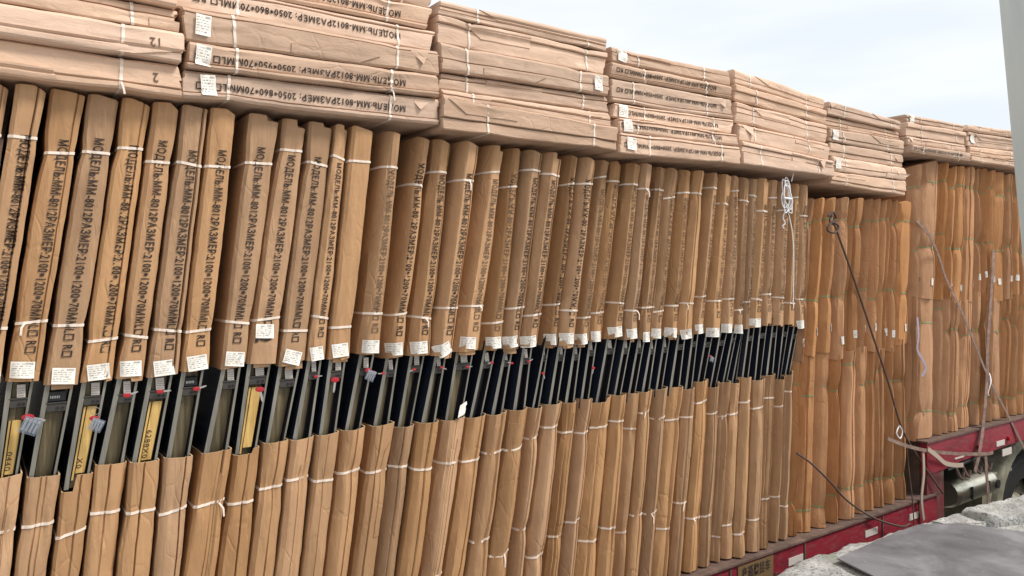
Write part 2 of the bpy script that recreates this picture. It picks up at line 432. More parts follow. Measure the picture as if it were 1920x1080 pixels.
def flap(mb, w, qa, qb, ta, tb, cut, m, off=.0035, nq=14, nt=5):
    """a folded-over layer of cardboard lying on the sleeve; cut slants its free end"""
    vs = []
    for o in (off, 0):
        for j in range(nq+1):
            f = j/nq
            for k in range(nt+1):
                g = k/nt; t = ta + (tb-ta)*g + .01*math.sin(f*7+w.seed)*(1 if k == nt else 0); q = qa + (qb + cut*(g-.5) - qa)*f
                lift = off*(1.3 if (k == nt or j == nq) else 1) if o else -.004
                vs.append(w.P(min(.985, max(.015, t)), q, lift))
    n = (nq+1)*(nt+1); fs = []
    for j in range(nq):
        for k in range(nt):
            a = j*(nt+1)+k; fs.append((a, a+1, a+nt+2, a+nt+1))
    for j in range(nq):
        for k in (0, nt): a = j*(nt+1)+k; fs.append((a, a+nt+1, n+a+nt+1, n+a))
    for k in range(nt):
        for j in (0, nq): a = j*(nt+1)+k; fs.append((a, a+1, n+a+1, n+a))
    mb.add(vs, fs, m)

def label_card(mb, w, t0, q0, wd, ht, rot, r, off=.004, big=False, curl=.004):
    """a paper shipping label stuck on a sleeve: curved sheet, faint print rows, barcode block"""
    nx, nq = 6, 6; vs = []; lo, hi = w.edges(q0); W_ = hi-lo
    c_, s_ = math.cos(rot), math.sin(rot)
    def pt(a, b, o):
        x = a*wd; y = b*ht; X = x*c_-y*s_; Y = x*s_+y*c_
        if w.h: p = w.P(min(1, max(0, t0 + Y/W_)), q0 + X, 0)
        else: p = w.P(min(1, max(0, t0 + X/W_)), q0 + Y, 0); 
        c = w.P(t0, q0, 0)
        base = Vector((q0+X, p.y, c.z+Y)) if w.h else Vector((c.x + X + (p.x-c.x-X)*0, p.y, q0+Y))
        return base + Vector((0, -(off + o + curl*(a*a+b*b)*2*(.5+.5*w.n(a*2+t0, b*2, 3))), 0))
    for j in range(nq+1):
        for i in range(nx+1): vs.append(pt(i/nx-.5, j/nq-.5, 0))
    fs = [(j*(nx+1)+i, j*(nx+1)+i+1, (j+1)*(nx+1)+i+1, (j+1)*(nx+1)+i) for j in range(nq) for i in range(nx)]
    mb.add(vs, fs, PAPER)
    def strip(a0, a1, b, h):
        k = 4; v = []
        for e in (b-h/2, b+h/2):
            for i in range(k+1): v.append(pt(a0+(a1-a0)*i/k, e, .0007))
        mb.add(v, [(i, i+1, k+2+i, k+1+i) for i in range(k)], GREYINK)
    for row in range(6):
        b = .36 - row*.135
        a = -.44
        while a < .3:
            l = r.uniform(.06, .22); 
            if row == 0 and a > -.05: break
            strip(a, min(a+l, .44), b + r.uniform(-.012, .012), .022 + .02*(r.random() < .3)); a += l + r.uniform(.03, .12)
    for k in range(9): strip(.12 + k*.036, .12 + k*.036 + r.uniform(.012, .022), .385, .11)

ORD = ['', 'first', 'second', 'third', 'fourth', 'fifth', 'sixth', 'seventh', 'eighth', 'ninth', 'tenth', 'eleventh', 'twelfth', 'thirteenth',
       'fourteenth', 'fifteenth', 'sixteenth', 'seventeenth', 'eighteenth', 'nineteenth', 'twentieth']
def ordn(i):
    if i <= 20: return ORD[i]
    t = {2: 'twenty', 3: 'thirty', 4: 'forty'}[i//10]
    return {20: 'twentieth', 30: 'thirtieth', 40: 'fortieth'}[i] if i % 10 == 0 else t + '-' + ORD[i % 10]

DECK = 1.205; GZ = .15
# printed upright packages: top L R v | sleeve end L R v | lower sleeve top L R v | bottom L R v      (measured edges on the load's front plane)
T = [
(-48,22,152, -118,-66,706, -150,-92,905, -190,-128,1078),
(28,92,160, -62,4,712, -90,-18,900, -120,-42,1078),
(95,163,168, 8,75,715, -15,44,893, -38,22,1078),
(165,227,175, 81,148,722, 49,116,893, 25,91,1078),
(229,286,180, 150,214,712, 119,179,890, 94,153,1078),
(288,341,187, 217,272,709, 181,240,870, 156,215,1078),
(343,393,193, 276,335,705, 243,305,865, 218,284,1078),
(396,446,200, 339,392,697, 308,366,857, 287,341,1078),
(468,527,208, 415,460,690, 380,437,846, 345,405,1078),
(530,577,215, 463,517,682, 440,491,841, 408,465,1078),
(580,627,222, 522,573,685, 496,544,828, 468,515,1078),
(629,658,228, 576,613,675, 547,592,822, 517,564,1078),
(662,704,232, 618,657,670, 597,639,813, 567,609,1078),
(725,760,240, 674,716,665, 645,691,804, 612,657,1078),
(783,815,253, 724,760,670, 700,742,796, 660,705,1078),
(818,853,258, 770,809,667, 745,786,800, 708,750,1078),
(871,904,265, 817,850,667, 790,830,792, 752,793,1078),
(918,953,271, 857,902,658, 836,878,786, 796,836,1078),
(955,985,275, 909,944,657, 881,918,781, 838,876,1078),
(992,1024,281, 948,976,655, 922,958,775, 879,918,1078),
(1029,1060,286, 982,1013,650, 964,998,768, 920,960,1078),
(1070,1091,291, 1023,1045,647, 1000,1024,764, 962,988,1078),
(1098,1121,295, 1050,1075,648, 1031,1059,757, 991,1021,1078),
(1125,1148,298, 1079,1105,645, 1062,1089,755, 1024,1053,1078),
(1151,1171,300, 1108,1132,640, 1091,1118,749, 1056,1084,1078),
(1184,1208,302, 1142,1171,634, 1121,1151,746, 1087,1121,1078),
(1210,1229,305, 1175,1197,635, 1154,1177,741, 1123,1151,1078),
(1235,1252,307, 1201,1222,635, 1181,1204,738, 1154,1175,1078),
(1257,1278,308, 1225,1246,635, 1207,1230,733, 1178,1204,1078),
(1281,1300,310, 1249,1271,632, 1233,1255,729, 1206,1226,1078),
(1308,1325,312, 1276,1298,627, 1260,1286,726, 1229,1258,1078),
(1336,1352,317, 1302,1323,625, 1288,1311,729, 1261,1283,1078),
(1355,1376,317, 1328,1351,625, 1312,1333,714, 1286,1311,1070),
(1378,1391,316, 1355,1378,621, 1336,1356,719, 1315,1336,1062),
(1393,1411,318, 1380,1396,618, 1359,1375,716, 1339,1354,1055),
(1413,1425,322, 1397,1407,617, 1377,1393,712, 1357,1377,1048),
(1428,1446,322, 1409,1427,613, 1395,1416,708, 1380,1403,1038),
(1449,1463,322, 1430,1450,611, 1419,1438,712, 1407,1425,1032),
(1468,1486,325, 1453,1471,609, 1441,1461,703, 1428,1446,1024),
(1489,1504,330, 1474,1492,608, 1463,1475,706, 1449,1463,1018),
(1506,1518,335, 1494,1509,613, 1477,1493,697, 1465,1483,1004),
]
TXT = 'МОДЕЛЬ:ММ-8012РАЗМЕР:2100∗1200∗70ММL□ R□'
HAND = {3: '0440', 5: 'X0', 7: '6288X0'}
YELLOW = {3, 5, 7, 10}
n = len(T)
prevR = None
look = ['with a flat printed face', 'with a deep crease beside its print', 'with a folded corner at its top', 'with rumpled cardboard at its bands', 'with a slightly bowed sleeve', 'with an inner flap showing below its sleeve']
for i, row in enumerate(T, 1):
    r = random.Random(100+i)
    yj = r.uniform(-.014, .016) if i < 14 else r.uniform(-.026, .024); Y = D + yj
    def K(l, rr, v): return (PZ((l+rr)/2, v, Y), PX(l, Y), PX(rr, Y))
    kt = K(*row[0:3]); ke = K(*row[3:6]); kl = K(*row[6:9]); kb = K(*row[9:12])
    f = (DECK-kl[0])/(kb[0]-kl[0]); kb = (DECK, kl[1]+(kb[1]-kl[1])*f, kl[2]+(kb[2]-kl[2])*f)
    # keep the top under the stack and neighbours apart
    kt = (min(kt[0], ZC+.585), kt[1], kt[2])
    kn = [kb, kl, ke, kt]
    g_ = [r.uniform(.0, .008) for _ in range(4)] if i < 14 else [r.uniform(.006, .020) for _ in range(4)]
    g_[3] += .004; kn = [(z, a+g*.3, b-g*.7) for (z, a, b), g in zip(kn, g_)]
    base = ((kb[1]+kb[2])/2, Y+.6, DECK)
    lab = f'{ordn(i)} printed upright door package from the left, ' + look[r.randrange(5)] if i not in (4, 10, 11, 18) else f'{ordn(i)} printed upright door package from the left, ' + look[5]
    if i == 9: lab = 'printed upright door package right of the wide dark gap, ninth from the left'
    if i == 39: lab = 'printed upright door package with the white rope coil hanging before it'
    if i == 41: lab = 'last narrow printed upright package, touching the orange unprinted packages'
    P_ = empty('door_package', base, lab, 'door package', 'printed upright door packages on the trailer')
    narrow = i >= 24
    # upper sleeve
    q0, q1 = ke[0], kt[0]
    s1 = q1 - r.uniform(.14, .20) if i < 10 else q1 - r.uniform(.08, .20); s2 = q0 + r.uniform(.11, .20)
    wU = Wrap(100+i, kn, Y, 1.18, [s1, s2], grooves=r.choice([0, 1, 1]) if i < 16 else r.choice([1, 1, 2]), pinch=.13 if not narrow else .20, wrink=1 if not narrow else 1.5,
              chl=.010 if i < 14 else .022, chr_=.007 if i < 14 else .010, gdeep=.012, tent=0 if i < 14 else .022, curve=0 if i < 22 else r.uniform(-.006, .009))
    if i < 16:  # keep the main printed face plain: the fold sits near the right edge
        wU.g = [(r.uniform(.74, .88), g[1], .015) for g in wU.g[:1]]; wU.pan = wU.pan[:len(wU.g)+1]
    kd_ = r.choice([0, 1, 2, 3]); pq = r.uniform(.25, .75); am = r.uniform(.010, .032)
    def topcut(t):
        if kd_ == 0: return -am*.5*t
        if kd_ == 1: return -am*max(0, t-pq)/(1-pq)
        if kd_ == 2: return -am*max(0, t-.12)
        return -.004*t - (am if t > max(pq, .6) else 0)
    if 14 <= i:
        wU.tm = r.uniform(.20, .34); wU.tr = r.uniform(0, .15)
        if i != 31: wU.g = [(r.uniform(.84, .9), g[1], .01) for g in wU.g[:1]]; wU.pan = wU.pan[:len(wU.g)+1]
    mb = MB(); sl = r.uniform(-.006, .016); pk = r.uniform(.35, .7); dr = r.uniform(.008, .035)
    dropt = r.uniform(.45, .8); dd = r.choice([0, 0, .014, -.012])
    wU.mesh(mb, q0, q1, CARD, e0=lambda t: sl*(t-.5) + (dd if t > dropt else 0), e1=topcut, open0=True)
    tq = q1 - r.uniform(.115, .155) if i < 10 else q1 - r.uniform(.10, .16)
    tt = r.uniform(.48, .64) if i < 16 else r.uniform(.56, .64)
    Lt = (tq - (q0+.085))/glyphs(TXT)[2]; Lt = min(Lt, .0305)
    wid = lerp_knots(kn, (q0+q1)/2, 2) - lerp_knots(kn, (q0+q1)/2, 1)
    if i != 13 and i != 31:
        wU.text(mb, TXT, tq, tt, Lt, min(.036, wid*.46), INK if i < 24 and r.random() < .8 else INKF)
    if i == 10: wU.text(mb, '2', q0+.10, .45, .05, .075)
    if i in (4, 10, 11, 18, 22, 24, 27, 30) or r.random() < .25:  # inner flap below the sleeve
        a0, a1 = r.uniform(.1, .3), r.uniform(.7, .95); vs = []
        h = r.uniform(.008, .022)
        for q in (q0-h, q0+.03):
            for k in range(5): vs.append(wU.P(a0+(a1-a0)*k/4, q0, -.006 - .001*k % 2) + Vector((0, 0, q-q0)))
        mb.add(vs, [(k, k+1, 6+k, 5+k) for k in range(4)], CARD)
    up = mb.build('upper_sleeve', P_, smooth=28)
    for sq in (s1, s2):
        mb = MB(); wU.strap(mb, sq, BAND, tilt=r.uniform(-.012, .010)); mb.build('packing_band', P_, smooth=40)
    # lower sleeve
    q1 = kl[0]; narrow2 = i > 19
    s3 = q1 - r.uniform(.13, .19) if i < 22 else q1 - r.uniform(.10, .19)
    s4 = DECK + (r.uniform(.12, .34) if i < 18 or i > 33 else r.uniform(.26, .46))
    wL = Wrap(300+i, kn, Y-.002, 1.18, [s3, s4], grooves=r.choice([1, 1, 2]) if i < 20 else r.choice([1, 2, 2]), pinch=.12 if not narrow2 else .17, wrink=1.2, chl=.010 if i < 14 else .017, chr_=.010, bulge=.008, gw=.0035 if i < 20 else .006, tent=0 if i < 14 else .024, curve=0 if i < 24 else r.uniform(-.010, .010))
    mb = MB(); sl2 = r.uniform(-.004, .014); kink = r.uniform(.3, .7); kd = r.choice([0, 0, 0, 0, 0, -.018]) if i not in (5,) else -.05
    wL.mesh(mb, DECK+.004, q1, CARD, e0=lambda t: .004, e1=lambda t: sl2*(t-.5) + (kd if (t < kink) else 0), open1=True)
    if r.random() < .45: flap(mb, wL, DECK+r.uniform(.02, .7), q1-r.uniform(.02, .12), *r.choice([(.04, r.uniform(.3, .55)), (r.uniform(.5, .7), .96)]), r.uniform(-.05, .05), CARD, off=.003, nq=30)
    mb.build('lower_sleeve', P_, smooth=28)
    for sq in (s3, s4):
        mb = MB(); wL.strap(mb, sq, BAND, tilt=r.uniform(-.004, .018)); mb.build('packing_band', P_, smooth=40)
    # the door and its frame inside, bare between the sleeves
    def cx(t, q):
        lo = lerp_knots(kn, q, 1); hi = lerp_knots(kn, q, 2)
        inl = .005 if i < 14 else .012; inr = .011 if i < 14 else .009
        return lo+inl + t*(hi-inr-lo-inl)
    zs = [kl[0]-.045, kl[0]-.015, (kl[0]+ke[0])/2, ke[0]+.015, ke[0]+.04]
    w0 = cx(1, ke[0]) - cx(0, ke[0]); lipL = min(.014/w0, .30); lipR = min(.0075/w0, .2)
    yb = Y + (.012 if i < 14 else .030)
    prof = [(0, 1.16), (0, 0), (lipL, 0), (lipL, .006), (lipL*.99+.001, .036), (1-lipR, .036), (1-lipR, 0), (1, 0), (1, 1.16)]
    mb = MB(); vs = []; m_ = len(prof)
    for z in zs:
        for t, y in prof: vs.append((cx(t, z), yb+y, z))
    for rr in range(len(zs)-1):
        for j in range(m_-1):
            q = (rr*m_+j, rr*m_+j+1, (rr+1)*m_+j+1, (rr+1)*m_+j)
            mb.add([vs[k] for k in q], [(0, 1, 2, 3)], FILM if j in (0, 7) else (STEEL if j in (1, 2, 6) else LEAFD))
    mb.build('door_frame', P_)
    # door leaf edge: a stepped panel in the recess
    mb = MB(); vs = []
    lf = [(lipL+.05, .035), (lipL+.05, .020), (.52, .020), (.54, .027), (.86 if i < 12 else .7, .027), (.86 if i < 12 else .7, .035)]
    for z in zs:
        for t, y in lf: vs.append((cx(t, z), yb+y, z))
    m_ = len(lf)
    for rr in range(len(zs)-1):
        for j in range(m_-1):
            mb.add([vs[rr*m_+j], vs[rr*m_+j+1], vs[(rr+1)*m_+j+1], vs[(rr+1)*m_+j]], [(0, 1, 2, 3)], LEAF if i < 19 else LEAFD)
    mb.build('door_leaf', P_)
    if i in YELLOW:
        mb = MB(); z0, z1 = kl[0]-.02, ke[0]-.085
        if i == 3: z1 = ke[0]-.12
        def bx(t0, t1, z0, z1, y0, y1, m, mb):
            vs = [(cx(t, z), yb+y, z) for y in (y0, y1) for z in (z0, z1) for t in (t0, t1)]
            mb.add(vs, [(0, 1, 3, 2), (5, 4, 6, 7), (0, 4, 5, 1), (2, 3, 7, 6), (0, 2, 6, 4), (1, 5, 7, 3)], m)
        bx(lipL+.08, lipL+.16, z0, z1, .010, .02, YEL, mb); bx(lipL+.22, .80, z0+.02, z1, .012, .026, YEL, mb)
        if i in HAND:
            vs, fs, L_ = glyphs(HAND[i], 0); o = []
            sc = .026
            for x, y in vs:
                z = kl[0] + .02 + L_*sc*.85 - x*sc; o.append((cx(.52, z) + (y-.36)*.022, yb+.0108, z))
            mb.add(o, fs, INK)
        mb.build('foam_strip', P_)
    # lock plate with two bolts
    zl = ke[0] - (.058 if i < 20 else .060) - r.uniform(0, .012)
    mb = MB(); a0, a1 = cx(lipL, zl)+.0005, cx(1-lipR, zl)-.0005
    mb.box((a0, yb+.002, zl-.014), (a1, yb+.034, zl+.012), LOCK, .002)
    mb.box((a0-.001, yb-.001, zl+.012), (a1+.001, yb+.03, zl+.016), LOCK)
    for bx_ in (.56, .82):
        cx0 = a0 + (a1-a0)*bx_; pts = [(cx0, yb+.004, zl-.002), (cx0, yb-.001, zl-.002)]
        mb.tube(pts, .0052, CHROME if False else LOCK, 12); mb.tube([(cx0, yb+.001, zl-.002), (cx0, yb-.0022, zl-.002)], .0036, BLACK, 10)
    mb.build('lock_plate', P_, smooth=30)
    # instruction card or lock box above the plate
    if i < 31:
        mb = MB(); a, b = a0+(a1-a0)*.42, a0+(a1-a0)*.92
        if i in (4, 8):
            mb.box((a0+.004, yb+.001, zl+.017), (a1-.002, yb+.03, zl+.050), BLACK, .003)
            for k in range(6): mb.box((a0+.010+k*.0045, yb-.0015, zl+.028), (a0+.012+k*.0045, yb+.002, zl+.036), CHROME)
            mb.build('lock_box', P_)
        else:
            t_ = r.uniform(-.003, .003)
            mb.add([(a+t_, yb+.006, zl+.017), (b+t_, yb+.006, zl+.017), (b+t_*2, yb+.010, zl+.055), (a+t_*2, yb+.010, zl+.055),
                    (a+t_, yb+.008, zl+.017), (b+t_, yb+.008, zl+.017), (b+t_*2, yb+.012, zl+.055), (a+t_*2, yb+.012, zl+.055)],
                   [(0, 1, 2, 3), (7, 6, 5, 4), (0, 4, 5, 1), (1, 5, 6, 2), (2, 6, 7, 3), (3, 7, 4, 0)], REFL)
            for k in range(4): mb.box((a+.002, yb+.0045+k*.001, zl+.022+k*.007), (b-.002, yb+.0065+k*.001, zl+.0235+k*.007), GREYINK)
            mb.build('instruction_card', P_)
    # shipping label
    if i not in (36, 38, 39, 40):
        mb = MB(); wd = min(.062, wid*.80) if i not in (17, 19) else .060
        tl = .42 if i not in (11, 12, 13) else .38
        q = ke[0] + r.uniform(.022, .038)
        if i == 10: q += .08
        if i > 26: q = ke[0] + r.uniform(-.002, .03)
        label_card(mb, wU, tl + r.uniform(-.05, .12), q, wd, .050, r.uniform(-.12, .12) if i not in (11, 17) else (-.28 if i == 11 else .45), r, curl=.005 if i in (8, 16, 17) else .003)
        mb.build('shipping_label', P_, smooth=60)

# ------------------------------------------------------------------ keys and small things hanging in the openings
def key_at(u, v, label, bag=False, ring=False, up=False, small=1.0, Y=D-.004, blades=1):
    p = PT(u, v, Y); r = random.Random(int(u)*7)
    o = empty('key_set', p, label, 'keys', 'keys left in the door openings')
    s = small
    mb = MB(); n = 16; a = r.uniform(-.6, .6)
    for yy, rad in ((0, 1),):
        vs = [(p.x, p.y-.006, p.z)] + [(p.x + .0165*s*math.cos(2*math.pi*k/n), p.y-.004, p.z + .0095*s*math.sin(2*math.pi*k/n)) for k in range(n)] + \
             [(p.x + .0165*s*math.cos(2*math.pi*k/n), p.y+.001, p.z + .0095*s*math.sin(2*math.pi*k/n)) for k in range(n)]
        fs = [(0, 1+k, 1+(k+1) % n) for k in range(n)] + [(1+k, 1+n+k, 1+n+(k+1) % n, 1+(k+1) % n) for k in range(n)] + [tuple(range(2*n, n, -1))]
        mb.add(vs, fs, RED)
    mb.build('key_head', o, smooth=50)
    for b in range(blades):
        mb = MB(); ang = (r.choice([r.uniform(-.4, .5), r.uniform(2.7, 3.5)]) if up else r.uniform(-2.0, -1.1)) + b*.3
        d = Vector((math.cos(ang), 0, math.sin(ang))); q = p + Vector((0, -.003-.002*b, 0))
        mb.tube([q+d*.010*s, q+d*.040*s], 0, CHROME, flat=(.0042*s, .0010)); mb.tube([q+d*.040*s, q+d*.047*s], 0, CHROME, flat=(.0028*s, .0010))
        mb.build('key_blade', o)
    if ring:
        mb = MB(); c = p + Vector((.004, -.002, .022)); mb.tube([c + Vector((.013*math.cos(k*math.pi/8), 0, .011*math.sin(k*math.pi/8))) for k in range(17)], .0011, CHROME, 6); mb.build('key_ring', o, smooth=60)
    if bag:
        mb = MB(); c = p + Vector((.006, -.010, -.026*s)); nx = 6; vs = []
        rot = -.45
        for yy in (-.005, .004):
            for j in range(7):
                for k in range(nx+1):
                    X = (k/nx-.5)*.048*s; Z = (j/6-.5)*.050*s; bl = (1-(2*k/nx-1)**2)*(1-(2*j/6-1)**2)
                    vs.append((c.x + X*math.cos(rot) - Z*math.sin(rot), c.y + yy*bl*1.4 + .0015*noise.noise(Vector((X*90, Z*90, yy*300))), c.z + X*math.sin(rot) + Z*math.cos(rot)))
        m = (nx+1)*7; fs = []
        for j in range(6):
            for k in range(nx):
                a_ = j*(nx+1)+k; fs.append((a_, a_+1, a_+nx+2, a_+nx+1)); fs.append((m+a_, m+a_+nx+1, m+a_+nx+2, m+a_+1))
        mb.add(vs, fs, BAG); mb.build('clear_bag', o, smooth=60)
        for k in range(4):
            mb = MB(); X = (-.016 + k*.0105)*s
            def tr(x, z): return Vector((c.x + x*math.cos(rot) - z*math.sin(rot), c.y-.001, c.z + x*math.sin(rot) + z*math.cos(rot)))
            mb.tube([tr(X, -.018*s), tr(X, .012*s)], 0, CHROME, flat=(.0030*s, .001)); mb.tube([tr(X, .010*s), tr(X, .020*s)], 0, CHROME, flat=(.0042*s, .001)); mb.build('key_blade', o)
    return o
key_at(52, 782, 'clear bag of silver keys with a red key head, nearest the left edge', bag=True, up=True)
key_at(176, 784, 'key bunch on a steel ring with red head and grey bag over yellow foam', bag=True, ring=True, small=.8)
for k, (u, v) in enumerate(((238, 741), (300, 734), (368, 729), (592, 706), (718, 700), (776, 693), (828, 689), (876, 688), (922, 680), (959, 681), (991, 678)), 1):
    key_at(u, v, f'red key lying on a lock plate, {ordn(k)} such from the left', up=True, small=.7 if u < 500 else .5)
key_at(487, 730, 'red key with a silver blade hanging over the yellow foam strip', small=.95)
key_at(628, 712, 'red key head with brass coloured blade hanging from a lock plate below a shipping label')
key_at(690, 694, 'red key above a clear bag of blue grey keys, right of the widest middle package', bag=True, up=True, small=.8)
key_at(1018, 700, 'red key hanging low on a thin blade, left of the middle of the openings', small=.55)
key_at(1112, 690, 'red key hanging under a lock plate beside the broad dark blue panel', small=.6)
key_at(1331, 668, 'red key with pale blue bag, farthest right of the hanging keys', bag=True, small=.6)
# crumpled paper caught on a frame
r = random.Random(5); p = PT(867, 768, D-.012); mb = MB(); vs = []; N = 7
for j in range(N):
    for k in range(N):
        a, b = k/(N-1)-.5, j/(N-1)-.5
        vs.append(p + Vector((a*.034 + b*.012 + .004*noise.noise(Vector((a*5, b*5, 1))), -.012*noise.noise(Vector((a*6, b*6, 4))), b*.052 + .012*noise.noise(Vector((a*6, b*4, 9))) + a*.014)))
mb.add(vs, [(j*N+k, j*N+k+1, (j+1)*N+k+1, (j+1)*N+k) for j in range(N-1) for k in range(N-1)], PAPER)
tag(mb.build('crumpled_paper', base=p, smooth=20), 'crumpled white paper label dangling in a door opening above a lower sleeve', 'paper')

# ------------------------------------------------------------------ orange packages: top L R v | joint L R v | bottom L R v
def orange(rows, deck, tag_txt, group, topcap, seed0, from_):
    for i, row in enumerate(rows, 1):
        r = random.Random(seed0+i); Y = D + r.uniform(-.012, .015)
        def K(l, rr, v): return (PZ((l+rr)/2, v, Y), PX(l, Y), PX(rr, Y))
        kt, kj, kb = K(*row[0:3]), K(*row[3:6]), K(*row[6:9])
        kb = (deck, kb[1], kb[2]); kt = (min(kt[0], topcap), kt[1], kt[2])
        kt, kj, kb = [(z, a+.004, b-(b-a)*r.uniform(.03, .14)) for z, a, b in (kt, kj, kb)]
        P_ = empty('door_package', ((kb[1]+kb[2])/2, Y+.6, deck), f'{ordn(i)} {tag_txt} from the {from_}', 'door package', group)
        kn = [kb, kj, kt]; jq = kj[0] + r.uniform(-.035, .035)
        s1 = kt[0] - r.uniform(.13, .20); s2 = (kt[0] + jq)/2 - r.uniform(.02, .18); s3 = jq - r.uniform(.08, .30); s4 = deck + r.uniform(.13, .20)
        kw = dict(grooves=r.choice([1, 2, 2]), pinch=.28, wrink=1.5, chl=.026, chr_=.012, gdeep=.026, bulge=.012, tent=.040, gw=.008)
        wU = Wrap(seed0+i, kn, Y-.001, 1.15, [s1, s2], **kw)
        mb = MB(); tp = r.uniform(.02, .05); pc = r.uniform(.3, .7)
        wU.mesh(mb, jq-.02, kt[0], CARDO, e0=lambda t: .006*math.sin(t*5+i), e1=lambda t: -tp*abs(t-pc)**1.5*1.5, open0=True)
        mb.build('upper_sleeve', P_, smooth=26)
        kw['grooves'] = r.choice([1, 2])
        wL = Wrap(seed0+50+i, kn, Y+.002, 1.15, [s3, s4], **kw)
        mb = MB(); wL.mesh(mb, deck+.004, jq + r.uniform(-.01, .01), CARDO, e1=lambda t: .012*math.sin(t*4+i*2), open1=True)
        mb.build('lower_sleeve', P_, smooth=26)
        for w, ss in ((wU, (s1, s2)), (wL, (s3, s4))):
            for q in ss:
                mb = MB(); w.strap(mb, q, GBAND, tilt=r.uniform(-.008, .008), wd=.0045); mb.build('green_string', P_, smooth=40)
        if r.random() < .85:
            mb = MB(); label_card(mb, wU, r.uniform(.4, .75), jq + r.uniform(.09, .16), .026, .05, r.uniform(-.1, .1), r, curl=.002); mb.build('shipping_label', P_, smooth=60)
G2 = [
(1520,1533,372, 1497,1511,669, 1484,1498,1003), (1535,1552,371, 1514,1535,665, 1501,1529,996), (1554,1572,371, 1539,1562,662, 1531,1557,990),
(1575,1600,371, 1565,1588,660, 1559,1581,980), (1602,1627,372, 1591,1608,652, 1583,1607,970), (1629,1646,373, 1610,1630,651, 1609,1625,958),
(1648,1657,373, 1632,1646,650, 1627,1644,954), (1659,1675,374, 1648,1665,648, 1647,1660,948), (1676,1687,375, 1667,1680,646, 1662,1684,940),
(1689,1719,375, 1682,1706,645, 1686,1709,933)]
orange(G2, DECK, 'lower orange unprinted upright package', 'orange packages on the low deck', ZC+.56, 500, 'printed packages')
GK = [
(1716,1736,308, 1712,1726,556, 1711,1720,835), (1738,1768,302, 1727,1758,556, 1722,1755,835), (1770,1783,306, 1759,1772,556, 1756,1769,830),
(1785,1799,311, 1774,1788,556, 1770,1783,826), (1801,1813,312, 1790,1806,557, 1784,1800,822), (1815,1832,313, 1809,1829,556, 1801,1824,818),
(1834,1843,315, 1830,1841,556, 1826,1838,812), (1845,1854,316, 1843,1853,555, 1840,1852,808), (1856,1867,316, 1855,1865,555, 1854,1864,804),
(1869,1889,317, 1867,1886,555, 1866,1880,798), (1891,1901,318, 1888,1900,554, 1882,1895,793), (1903,1912,318, 1902,1912,554, 1897,1910,788),
(1914,1926,319, 1914,1925,554, 1912,1924,784), (1928,1942,320, 1927,1941,553, 1926,1940,780)]
DECK2 = 1.60
orange(GK, DECK2, 'upright orange package standing on the raised front deck', 'orange packages on the raised deck', ZC+.90, 600, 'low deck')

# ------------------------------------------------------------------ packages lying flat across the top of the load
cols = [
 (-.42, .551, [.585, .69, .79, .88, .98, 1.08], [.593, .70, .80, .875, .98, 1.08]),
 (.556, 1.520, [.593, .69, .78, .895, .99, 1.09, 1.19], [.62, .73, .82, .92, 1.01, 1.10, 1.20]),
 (1.527, 2.485, [.605, .735, .775, .845, .965, 1.08, 1.145], [.61, .726, .80, .88, .98, 1.093, 1.165]),
 (2.50, 3.405, [.602, .705, .778, .855, .974, 1.055, 1.132], [.63, .73, .80, .885, 1.0, 1.07, 1.16]),
 (3.43, 4.325, [.635, .768, .87, .995, 1.09, 1.18], [.637, .738, .85, .97, 1.06, 1.134]),
 (4.345, 5.27, [.60, .68, .775, .865, .955, 1.04, 1.125], [.585, .69, .78, .875, .975, 1.04, 1.11]),
 (5.31, 6.20, [.885, .945, 1.01, 1.11, 1.165], [.905, .975, 1.04, 1.14, 1.20]),
 (6.23, 7.15, [.91, .97, 1.03, 1.15, 1.20], [.935, 1.0, 1.08, 1.19, 1.26]),
 (7.18, 8.1, [.93, 1.0, 1.08, 1.19, 1.25], [.95, 1.03, 1.11, 1.21, 1.28])]
HT = {1: {0: '860', 1: '950', 3: '860', 4: '860'}, 3: {0: '860', 1: '860', 2: '860', 3: '950', 4: '860'}, 6: {0: '950'}}
STK = {1: {0: .05, 1: .03, 2: .03}, 2: {3: .90}, 3: {0: .045, 1: .03, 2: .03, 5: .05}, 5: {1: .03, 3: .03}, 6: {3: .05}, 7: {2: .05}}
where = ['leftmost stack', 'second stack from the left, with large print', 'third stack, right of the large printed stack',
         'fourth stack, with small upside-down print', 'fifth stack from the left', 'sixth stack, over low orange packages',
         'near stack over the raised deck', 'middle stack over the raised deck', 'stack behind the grey post']
lay = ['bottom', 'second', 'third', 'fourth', 'fifth', 'sixth']
